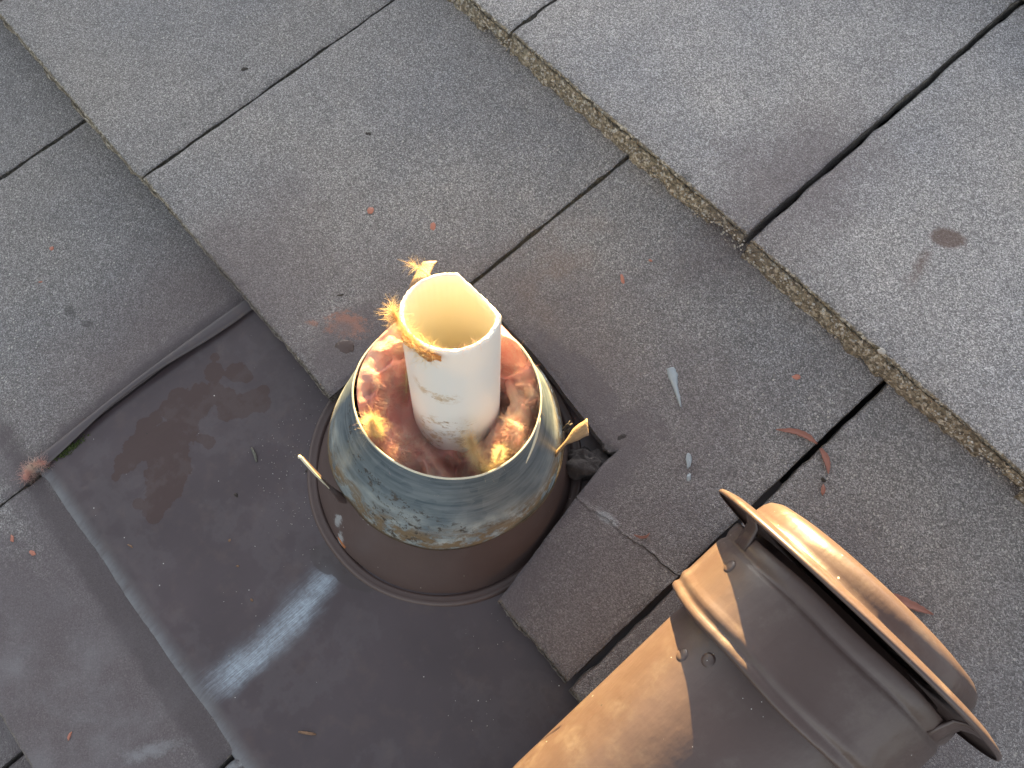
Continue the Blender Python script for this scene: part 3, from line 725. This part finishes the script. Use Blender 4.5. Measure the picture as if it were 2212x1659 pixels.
def surf_dir(rg, p):
    fl_ = np.array([float(vnoise(p[None], 45, 71)[0]), float(vnoise(p[None], 45, 72)[0]), .25 * float(vnoise(p[None], 45, 73)[0])]) * 1.6
    return fl_ + rg.normal(0, .30, 3) * np.array([1, 1, .5]) + np.array([0, 0, .05])
def old_dir(rg, p):
    d = p - np.array([CX0, CY0 + .03, .08]); t_ = np.array([-d[1], d[0], 0.]) - .35 * np.array([d[0], d[1], 0]); t_ /= np.linalg.norm(t_) + 1e-6
    return t_ * rg.choice([-1, 1]) * .9 + rg.normal(0, .38, 3) + np.array([0, 0, .16])
fv, ff = fibres(20000, surf_base, surf_dir, .012, .00009, .7, 3); fv, ff = keep_inside(fv, ff, 5)
o = mesh('fibre', fv, ff, M_FIB, ins); o['kind'] = 'stuff'
# roll of wool lying along the right wall
def wad(name, pts, rads, seed, mat, parent, n=28, amp=.25, sc=70):
    s = np.linspace(0, len(pts) - 1, 40); pts = np.array(pts, float); P = np.stack([np.interp(s, range(len(pts)), pts[:, k]) for k in range(3)], -1); r = np.interp(s, range(len(rads)), rads)
    v, f = tube(P, r, n); v = np.array(v); c = np.repeat(P, n, axis=0); dirv = v - c
    k = 1 + amp * (1.2 - 2 * np.sqrt(fbm(v, sc, seed, 3) ** 2 + .02)); v = c + dirv * k[:, None]
    return mesh(name, v, f, mat, parent), v
_, wv_ = wad('wool_roll', [cone_pt(.048, .112, math.radians(72), 1), cone_pt(.053, .112, math.radians(48), 1), cone_pt(.054, .109, math.radians(20), 1), cone_pt(.050, .103, math.radians(2), 1), cone_pt(.040, .100, math.radians(-8), 1)], [.003, .007, .0085, .0085, .004], 4, M_WOOL, ins)
fv, ff = fibres(2200, lambda rg: wv_[rg.integers(0, len(wv_))], lambda rg, p: surf_dir(rg, p), .011, .00008, .7, 5); fv, ff = keep_inside(fv, ff, 5)
o = mesh('fibre', fv, ff, M_FIB, ins); o['kind'] = 'stuff'
# left wad leaning on the wall
_, wv2 = wad('wool_roll', [cone_pt(.048, .108, math.radians(108), 1), cone_pt(.050, .110, math.radians(140), 1), cone_pt(.050, .107, math.radians(170), 1), cone_pt(.049, .102, math.radians(200), 1), cone_pt(.046, .098, math.radians(228), 1)], [.003, .0075, .0085, .0085, .004], 9, M_WOOL, ins, sc=55)
fv, ff = fibres(2600, lambda rg: wv2[rg.integers(0, len(wv2))], lambda rg, p: surf_dir(rg, p), .011, .00008, .7, 6); fv, ff = keep_inside(fv, ff, 5)
o = mesh('fibre', fv, ff, M_FIB, ins); o['kind'] = 'stuff'
# stray hairs over the rim
def rim_base(rg):
    a = rg.uniform(0, 2 * math.pi); return cone_pt(.0655, .1255, a, 1)
fv, ff = fibres(60, rim_base, lambda rg, p: rg.normal(0, .7, 3) + np.array([0, 0, .5]), .007, .00007, .9, 8)
o = mesh('fibre', fv, ff, M_FIB, ins); o['kind'] = 'stuff'

def tuft(label, origin, core_pts, core_r, n, ln, d, mat, seed, extra=None, spread=.45, parent=None):
    t_ = thing('fibre_tuft', origin, label, 'insulation tuft', 'tufts of glass wool')
    _, v = wad('clump', core_pts, [q * .34 for q in core_r], seed, mat, t_, 14, .9, 520)
    d = np.array(d, float)
    fv, ff = fibres(n, lambda rg: v[rg.integers(0, len(v))], lambda rg, p: d + rg.normal(0, spread, 3), ln * 1.7, .000085, 1.5, seed + 60)
    o = mesh('fibre', fv, ff, mat, t_); o['kind'] = 'stuff'
    return t_
c1 = cone_pt(.0600, .122, math.radians(-99), 1)
tuft('glowing orange tuft of glass wool at the near left edge of the cone rim', tuple(c1), [c1 + (.001, .002, -.006), c1 + (-.001, .004, .006), c1 + (-.002, .006, .014)], [.006, .0052, .0015], 1100, .008, (-.1, .1, .9), M_YEL, 2)
c2 = cone_pt(.060, .120, math.radians(-16), 1)
tuft('frayed pale yellow tuft of glass wool at the near right edge of the cone rim', tuple(c2), [c2 + (.002, .000, -.010), c2 + (-.003, .0, .0), c2 + (-.011, .003, .010), c2 + (-.016, .006, .018)], [.0055, .0050, .0032, .0010], 1200, .008, (-.4, .1, .9), M_YEL, 3)
c2b = c2 + np.array([.003, .010, -.002])
tuft('thin upright yellow wisp on the cone rim', tuple(c2b), [c2b, c2b + (-.001, .004, .008), c2b + (-.001, .007, .016)], [.003, .0020, .0006], 420, .006, (-.1, .3, .9), M_YEL, 5)
# on the pipe rim
def pipe_pt(a, h, r=RO): return PB + PAX * h + r * (pa * math.cos(a) + pb * math.sin(a))
aL = [math.radians(q) for q in (246, 261, 276, 290, 303)]
cp = [pipe_pt(a, PL + .0005 - .0015 * k, RO + .0006) for k, a in enumerate(aL)]
t_ = tuft('orange and yellow fibre and paper stuck on the left lip of the white pipe', tuple(cp[2]), [cp[0] + (-.006, .002, .006), cp[0], cp[1], cp[2], cp[3], cp[4] + (0, 0, -.002)], [.0006, .0024, .0034, .0036, .0042, .0030], 1300, .0085, (-.25, .1, .8), M_YEL, 14, spread=.6)
V = []
for k in range(14):
    a = math.radians(262 + k * 3.8); hh = PL + .002 - .0003 * k
    for u in (0, .35, .7, 1): V.append(pipe_pt(a, hh - u * (.0062 + .003 * math.sin(k * .9)) , RO + .0012 + .0016 * math.sin(u * 3) + .0004 * math.sin(k * 2.1)))
o = mesh('paper_backing', V, grid_faces(14, 4), M_PAPER, t_); solid(o, .0006)
ab = math.radians(162); pbk = pipe_pt(ab, PL - .0005)
tuft('small splayed wisp of pale fibre on the back lip of the white pipe', tuple(pbk), [pbk, pbk + (-.006, -.002, .001), pbk + (-.0135, -.004, .002)], [.0012, .0008, .0003], 90, .008, (-.9, -.25, .25), M_YEL, 18, spread=.25)
fv, ff = fibres(150, lambda rg: pipe_pt(rg.uniform(-1.9, .2), PL + .0003, rg.uniform(RI, RO)), lambda rg, p: rg.normal(0, .6, 3) + np.array([0, 0, .8]), .0055, .00009, .9, 33)
o = mesh('plastic_burr', fv, ff, M_FIB, pipe); o['kind'] = 'stuff'
# on the wool, left
c3 = V3 = np.array([.0445, .060, .115])
tuft('loose pale fibres with an orange fleck lying on the wool left of the pipe', tuple(c3), [c3 + (-.008, .006, .000), c3, c3 + (.007, -.007, -.003)], [.0008, .0016, .0010], 160, .008, (.2, -.2, .5), M_YEL, 22, spread=.8)
# by the flashing corner
c4 = np.array([-.1610, -.2335, .0185])
tuft('small pinkish tan wisp of glass wool caught at the outer corner of the flashing', tuple(c4), [c4 + (.003, -.008, .000), c4 + (0, 0, .002), c4 + (.002, .007, .003), c4 + (.005, .013, .003)], [.0035, .0045, .0028, .0008], 700, .008, (.2, .5, .5), M_FIB, 25, spread=.5)

# ------------------------------------------------------------------ removed vent cap lying on its side
D0 = np.array([.3605, .1672, .1180]); AX = np.array([-.0047, .9878, .1555]); AX /= np.linalg.norm(AX)
e1 = np.array([1., 0, 0]) - AX * AX[0]; e1 /= np.linalg.norm(e1); e2 = np.cross(AX, e1)      # e2 points away from the roof or into it
if e2[2] < 0: e2 = -e2
cap = thing('vent_cowl', tuple(D0), 'brown painted round metal vent cap lying on its side, part sunlit orange', 'vent cap')
def clathe(profile, n=200, mod=None, a0=0, a1=2 * math.pi, closed=True):
    V = []
    for i in range(n):
        a = a0 + (a1 - a0) * i / (n if closed else n - 1)
        for r, s in profile:
            if mod: r, s = mod(r, s, a)
            V.append(D0 + AX * s + r * (e1 * math.cos(a) + e2 * math.sin(a)))
    return np.array(V), grid_faces(n, len(profile), closed_u=closed)
wob = lambda r, s, a: (r * (1 + .004 * math.sin(2 * a + 1) + .002 * math.sin(5 * a)), s)
V, F = clathe([(.0700, .0), (.0702, -.30)], 160, wob); 
skp = [(.0690, -.005), (.0700, -.060), (.0702, -.076), (.0706, -.080), (.0706, -.14), (.0709, -.20), (.0712, -.2965), (.0706, -.298)]
V, F = clathe(skp, 200, wob); o = mesh('skirt', V, F, M_PAINT, cap); solid(o, .0009, 0)
bandp = [(0.0838, -0.009), (0.0843, -0.00996), (0.0844, -0.01571), (0.084, -0.01782), (0.0832, -0.01954), (0.0829, -0.02069), (0.0833, -0.02203), (0.0842, -0.02376), (0.0845, -0.02529), (0.0845, -0.03487), (0.0846, -0.04446), (0.0847, -0.05165), (0.085, -0.05357), (0.0857, -0.05597), (0.0858, -0.05788), (0.0851, -0.0598), (0.0843, -0.06133), (0.0841, -0.06248), (0.0845, -0.06363), (0.0852, -0.06507), (0.0853, -0.0667), (0.0848, -0.06842), (0.0838, -0.069), (0.08, -0.06861), (0.0745, -0.06795), (0.0714, -0.06699)]
def bmod(r, s, a):
    return r * (1 + .003 * math.sin(2 * a + 1)) + .0003 * math.sin(a * 40) * (s < -.03) * .3, s + .0008 * math.sin(2 * a) + .0005 * math.sin(a * 7)
V, F = clathe(bandp, 240, bmod); o = mesh('band', V, F, M_PAINT, cap); solid(o, .0009)
# overlap seam where the band ends meet
discp = [(.0600, .0030), (.0900, .0030), (.0985, .0022), (.1040, .0004), (.1066, -.0008), (.1074, -.0020), (.1071, -.0036), (.1060, -.0040)]
V, F = clathe(discp, 240, lambda r, s, a: (r, s + .0010 * math.sin(2 * a + .4) * (r / .107) ** 2)); o = mesh('flange', V, F, M_PAINT, cap); solid(o, .0009)
domep = [(.0830, .0030), (.0822, .0040), (.0818, .0070), (.0810, .0115), (.0790, .0155), (.0745, .0186), (.0650, .0206), (.0500, .0220), (.0300, .0230), (.0002, .0235)]
V, F = clathe(domep, 220, lambda r, s, a: (r * (1 + .003 * math.sin(3 * a)), s)); mesh('dome', V, F, M_PAINT, cap)
# brackets between band and flange
for deg in (152, 38, 270):
    a = math.radians(deg); rr = lambda r, s: D0 + AX * s + r * (e1 * math.cos(a) + e2 * math.sin(a))
    pth = [rr(.0836, -.020), rr(.0850, -.012), rr(.0875, -.0055), rr(.0930, -.0022), rr(.0990, -.0010), rr(.1035, -.0014)]
    tan_ = -e1 * math.sin(a) + e2 * math.cos(a); V = []
    for p in pth:
        for u in (-.5, -.25, .25, .5): V.append(p + tan_ * .015 * u)
    o = mesh('bracket', V, grid_faces(len(pth), 4), M_PAINT, cap); solid(o, .0014, 0)
def rivet(r, s, deg, parent_r):
    a = math.radians(deg); n_ = e1 * math.cos(a) + e2 * math.sin(a); c = D0 + AX * s + r * n_; tt = -e1 * math.sin(a) + e2 * math.cos(a)
    V = []; 
    for ph in np.linspace(0, math.pi / 2, 5):
        for k in range(14): th = 2 * math.pi * k / 14; V.append(c + n_ * .0013 * math.sin(ph) + (AX * math.cos(th) + tt * math.sin(th)) * .0045 * math.cos(ph) + n_ * -.0001)
    F = [(i * 14 + j, i * 14 + (j + 1) % 14, (i + 1) * 14 + (j + 1) % 14, (i + 1) * 14 + j) for i in range(4) for j in range(14)]
    mesh('rivet', V, F, M_PAINT, cap)
for s, deg, r in ((-.033, 146, .0845), (-.090, 138, .0707), (-.080, 126, .0707), (-.042, 20, .0846)): rivet(r, s, deg, r)

# ------------------------------------------------------------------ small things on the roof
def tsurf(y, base=0.0): return T * (1 - (y - base) / E)
def lump(name, label, cat, p, size, mat, seed, rot=0, group=None, amp=.35, n=14):
    V = []; cr, sr = math.cos(rot), math.sin(rot)
    for i in range(n + 1):
        ph = math.pi * i / n
        for j in range(n * 2):
            th = math.pi * j / n; v = np.array([math.sin(ph) * math.cos(th), math.sin(ph) * math.sin(th), math.cos(ph)])
            k = 1 + amp * float(fbm(v[None] + seed, 1.6, seed, 3)[0]); v = v * k * np.array(size)
            V.append((p[0] + v[0] * cr - v[1] * sr, p[1] + v[0] * sr + v[1] * cr, p[2] + v[2]))
    F = [(i * 2 * n + j, i * 2 * n + (j + 1) % (2 * n), (i + 1) * 2 * n + (j + 1) % (2 * n), (i + 1) * 2 * n + j) for i in range(n) for j in range(2 * n)]
    o = mesh(name, V, F, mat, None, p); return props(o, label, cat, group)
def flat_strip(name, label, cat, pts, widths, z0, mat, curl=.0008, th=.0004, group=None):
    pts = np.array(pts, float); n = 24; s = np.linspace(0, len(pts) - 1, n)
    # smooth the path
    P = np.stack([np.interp(s, range(len(pts)), pts[:, k]) for k in range(2)], -1)
    for _ in range(4): P[1:-1] = (P[:-2] + 2 * P[1:-1] + P[2:]) / 4
    w = np.interp(s, np.linspace(0, len(pts) - 1, len(widths)), widths); Tn = np.gradient(P, axis=0); Tn /= np.linalg.norm(Tn, axis=1)[:, None]; N = np.stack([-Tn[:, 1], Tn[:, 0]], -1)
    V = []
    for k in range(n):
        for u in (-.5, -.25, 0, .25, .5):
            q = P[k] + N[k] * w[k] * u * (1 + .1 * math.sin(k * 1.7 + u * 9)); z = z0 + T * 0 + (pts[0][1] - q[1]) * T / E + curl * (4 * u * u) + .0003
            V.append((q[0], q[1], z))
    o = mesh(name, V, grid_faces(n, 5), mat, None, (float(P[n // 2][0]), float(P[n // 2][1]), z0)); solid(o, th, 0); return props(o, label, cat, 'dry leaves on the tiles' if name == 'dry_leaf' else group)
lz = lambda y, b=0.0: float(tsurf(y, b))
flat_strip('dry_leaf', 'long curved reddish leaf lying up to the open joint right of the vent', 'leaf', [(.2455, .2570), (.2560, .2670), (.2660, .2715), (.2755, .2720)], [.0004, .0042, .0052, .0048, .0008], lz(.257) + .0012, M_LEAF)
flat_strip('dry_leaf', 'short tapering reddish leaf just below the open joint right of the vent', 'leaf', [(.2795, .2712), (.2870, .2690), (.2930, .2650), (.2975, .2600)], [.002, .0056, .0040, .0004], lz(.2712) + .0012, M_LEAF)
flat_strip('dry_leaf', 'pointed reddish leaf sticking out from behind the dome of the cap', 'leaf', [(.3850, .2200), (.3980, .2262), (.4110, .2320), (.4200, .2358)], [.005, .0075, .0052, .0004], lz(.22) + .0012, M_LEAF)
flat_strip('leaf_scrap', 'little curled pink crescent scrap on the cracked tile right of the cone', 'leaf scrap', [(.2300, .1130), (.2345, .1150), (.2375, .1190), (.2372, .1230)], [.0003, .0018, .0018, .0003], lz(.113) + .0008, M_LEAF)
lump('seed_pod', 'reddish pod with a dark tip below the two broken leaves', 'seed pod', (.3035, .2475, lz(.2475) + .0008), (.0042, .0017, .0012), M_LEAF, 5, -.9)
lump('seed_husk', 'tiny round dark husk beside the reddish pod', 'husk', (.2985, .2540, lz(.254) + .0008), (.0020, .0017, .0012), M_DARK, 6)
flat_strip('sealant_drop', 'pale grey tadpole-shaped drop of dried sealant right of the vent', 'sealant drop', [(.1500, .2330), (.1560, .2300), (.1640, .2245), (.1730, .2195), (.1800, .2150)], [.006, .0080, .0036, .0022, .0003], lz(.233) + .0012, M_GREYP, -.0012, .0012)
def blobdrop(label, x, y, s, rot, mat, seed, base=0.0, asp=.6, hgt=.0006, cat='paint drop', name='paint_drop', group=None):
    group = 'specks of paint and scrap on the tiles' if name == 'paint_drop' else 'dark specks on the tiles'
    return lump(name, label, cat, (x, y, lz(y, base) + .0003), (s, s * asp, hgt), mat, seed, rot, group, .45, 8)
lump('sealant_drop', 'knobbly pale grey blob of dried sealant, lower of the two grey drops', 'sealant drop', (.2165, .1872, lz(.187) + .0008), (.0052, .0024, .0014), M_GREYP, 11, -.8)
lump('sealant_crumb', 'small pale grey crumb just below the knobbly grey blob', 'sealant drop', (.2262, .1775, lz(.1775) + .0006), (.0030, .0016, .0010), M_GREYP, 12, -.9)
blobdrop('round orange pink paint spot on the left middle tile above the red smear', -.1466, .1420, .0034, 0, M_REDP, 21, asp=.95)
blobdrop('ragged orange pink paint spot nearest behind the pipe', -.0932, .1734, .0042, -.8, M_REDP, 22)
blobdrop('small rusty flake above the grey tadpole-shaped drop', .0629, .2620, .0046, -.6, M_REDP, 23, asp=.35)
blobdrop('tiny rusty fleck uphill of the small rusty flake', .0664, .2925, .0020, 0, M_REDP, 24)
blobdrop('small orange paint spot by the right side mossy step', .2259, .3033, .0034, .6, M_REDP, 25)
blobdrop('small pink paint spot on the far left lower tile', -.3442, -.1069, .0024, 0, M_REDP, 26, -E, .8)
blobdrop('tiny curved pink fleck below the far left paint spot', -.3200, -.1340, .0022, .9, M_REDP, 27, -E, .3)
blobdrop('small orange flake on the tile at the lower left edge of the roof picture', -.0976, -.2689, .0030, .4, M_REDP, 28, -E, .6)
blobdrop('torn orange scrap on the dusty tile below the flashing corner', -.1200, -.2760, .0028, -.4, M_REDP, 29, -E, .5)
blobdrop('thin orange scrap on the pale bloomed tile at the bottom', .0480, -.3180, .0030, -.9, M_REDP, 30, -E, .4)
blobdrop('smooth mauve puddle of paint under the red smear on the corner tile', -.0530, .0420, .0085, .5, M_CONE, 31, asp=.75, hgt=.0006)
blobdrop('dark brown fleck on the grey tile left of the pipe', -.0963, .0690, .0030, 1.0, M_DARK, 32, asp=.3, cat='debris', name='debris')
blobdrop('black speck high on the left middle tile near the long joint', -.2152, .1926, .0034, .3, M_DARK, 33, cat='debris', name='debris')
blobdrop('black chip on the grey tile at the upper left', -.3650, .1500, .0030, .9, M_DARK, 34, cat='debris', name='debris')
# flashing debris
def fz(y): return float(surf(y)) + .0016
def stick(label, p, q, r, mat, name='twig', cat='twig', bend=.0008):
    p = np.array(p, float); q = np.array(q, float); m = (p + q) / 2 + np.array([bend, bend, bend]); V, F = tube([p, (p + m) / 2 + (0, 0, .0002), m, (m + q) / 2, q], [r * .7, r, r * 1.1, r, r * .6], 6)
    return props(mesh(name, V, F, mat, None, tuple(m)), label, cat)
stick('short brown split twig near the bottom of the flashing sheet', (.1655, -.1790, fz(-.179) + .0012), (.1760, -.1700, fz(-.17) + .0012), .0010, M_TWIG)
stick('grey green twig lying on the flashing left of the cone', (-.0455, -.0760, fz(-.076) + .001), (-.0320, -.0800, fz(-.08) + .001), .0011, plain('grey_twig', (.12, .12, .10), .8, .4, 150))
stick('tiny curled brown twig on the left of the flashing', (-.0480, -.2030, fz(-.2) + .0008), (-.0420, -.2010, fz(-.2) + .0008), .0006, M_TWIG)
stick('rusty orange sliver lying at the foot of the cone below the left tab', (.0675, -.0640, .0125), (.0800, -.0660, .0130), .0017, plain('rusty_sliver', (.34, .13, .05), .7, .3, 150), 'metal_sliver', 'sliver', 0)
for k, (x, y, s) in enumerate([(-.020, -.110, .0022), (.0040, -.0520, .0018), (.0080, -.1360, .0016), (.0600, -.1500, .0015), (.0300, -.1430, .0013)]):
    names = ['dark crumb on the flashing midway between the stain and the cone', 'dark crumb on the flashing close to the grey green twig', 'brown crumb on the flashing, upper of two beside the pale streak', 'brown crumb on the flashing just left of the pale streak', 'small brown crumb between the stain and the pale streak']
    lump('crumb', names[k], 'crumb', (x, y, fz(y) + .0006), (s, s * .7, s * .5), M_DARK if k < 2 else M_TWIG, 40 + k, k, 'crumbs on the flashing', n=7)
# moss under the folded edge
rg = np.random.default_rng(9); P_ = []
for k in range(260):
    x = -.1535 + rg.normal(0, .0016); y = -.198 + rg.normal(0, .008); z = fz(y) + abs(rg.normal(0, .0014)); r = rg.uniform(.0005, .0012)
    P_.append(([(x + r * a, y + r * b, z + r * c) for a, b, c in ((1, 0, 0), (-1, 0, 0), (0, 1, 0), (0, -1, 0), (0, 0, 1), (0, 0, -1))], [(0, 2, 4), (2, 1, 4), (1, 3, 4), (3, 0, 4), (2, 0, 5), (1, 2, 5), (3, 1, 5), (0, 3, 5)]))
V, F = merge(P_); props(mesh('moss', V, F, M_MOSS, None, (-.146, -.198, fz(-.198))), 'small green moss clump under the folded left edge of the flashing', 'moss')
# dark mortar in the notch corner
lump('mortar_lump', 'rough dark lump of mortar in the corner of the tile notch right of the cone', 'mortar', (.1630, .1270, .004), (.0180, .0135, .0120), M_MORT, 51, .5, amp=.5, n=22)
lump('mortar_smear', 'dark finger of mortar smeared onto the tile above the notch corner', 'mortar', (.1655, .1560, .0128), (.0050, .0130, .0012), M_MORT, 52, -.15, amp=.25, n=14)
lump('dirt_clod', 'small black clod of dirt caught on the right side of the galvanised collar', 'dirt', (.1400, .1290, .0620), (.0022, .0040, .0030), M_DARK, 53, .2, amp=.9, n=12)
# grit: loose sand on tiles and sheet, pebbles in the broken butts
def grit(name, n, fn, smin, smax, mat, seed):
    rg = np.random.default_rng(seed); P_ = []
    for k in range(n):
        x, y, z = fn(rg); r = rg.uniform(smin, smax); s = rg.uniform(.6, 1.2, 3)
        P_.append(([(x + r * a * s[0], y + r * b * s[1], z + r * c * s[2]) for a, b, c in ((1, 0, 0), (-1, 0, 0), (0, 1, 0), (0, -1, 0), (0, 0, 1), (0, 0, -1))], [(0, 2, 4), (2, 1, 4), (1, 3, 4), (3, 0, 4), (2, 0, 5), (1, 2, 5), (3, 1, 5), (0, 3, 5)]))
    V, F = merge(P_); o = mesh(name, V, F, mat, None, (0, 0, 0)); o['kind'] = 'stuff'; return o
def f_sheet(rg):
    y = rg.uniform(-.22, .0); x = rg.uniform(-.12, .28)
    if rg.random() < .5: x, y = rg.normal(-.01, .04), min(-.005, rg.normal(-.05, .04))
    return x, max(-.225, y), fz(y) + .0002
props(grit('sand', 520, f_sheet, .00022, .00055, M_PEB, 4), 'loose pale sand grains sprinkled over the brown flashing', 'sand')
def f_butt(rg):
    return rg.uniform(-.5, .62), E - .0012 + rg.normal(0, .0006), rg.uniform(.002, .0235)
props(grit('gravel', 900, f_butt, .0005, .0016, M_PEB, 5), 'tiny pebbles showing in the broken front edge of the upper tiles', 'gravel')
lump('pebble', 'loose white pebble sitting on the worn edge of the upper course', 'pebble', (.2582, .3590, .0255), (.0030, .0022, .0020), M_PEB, 61, .6, n=9)
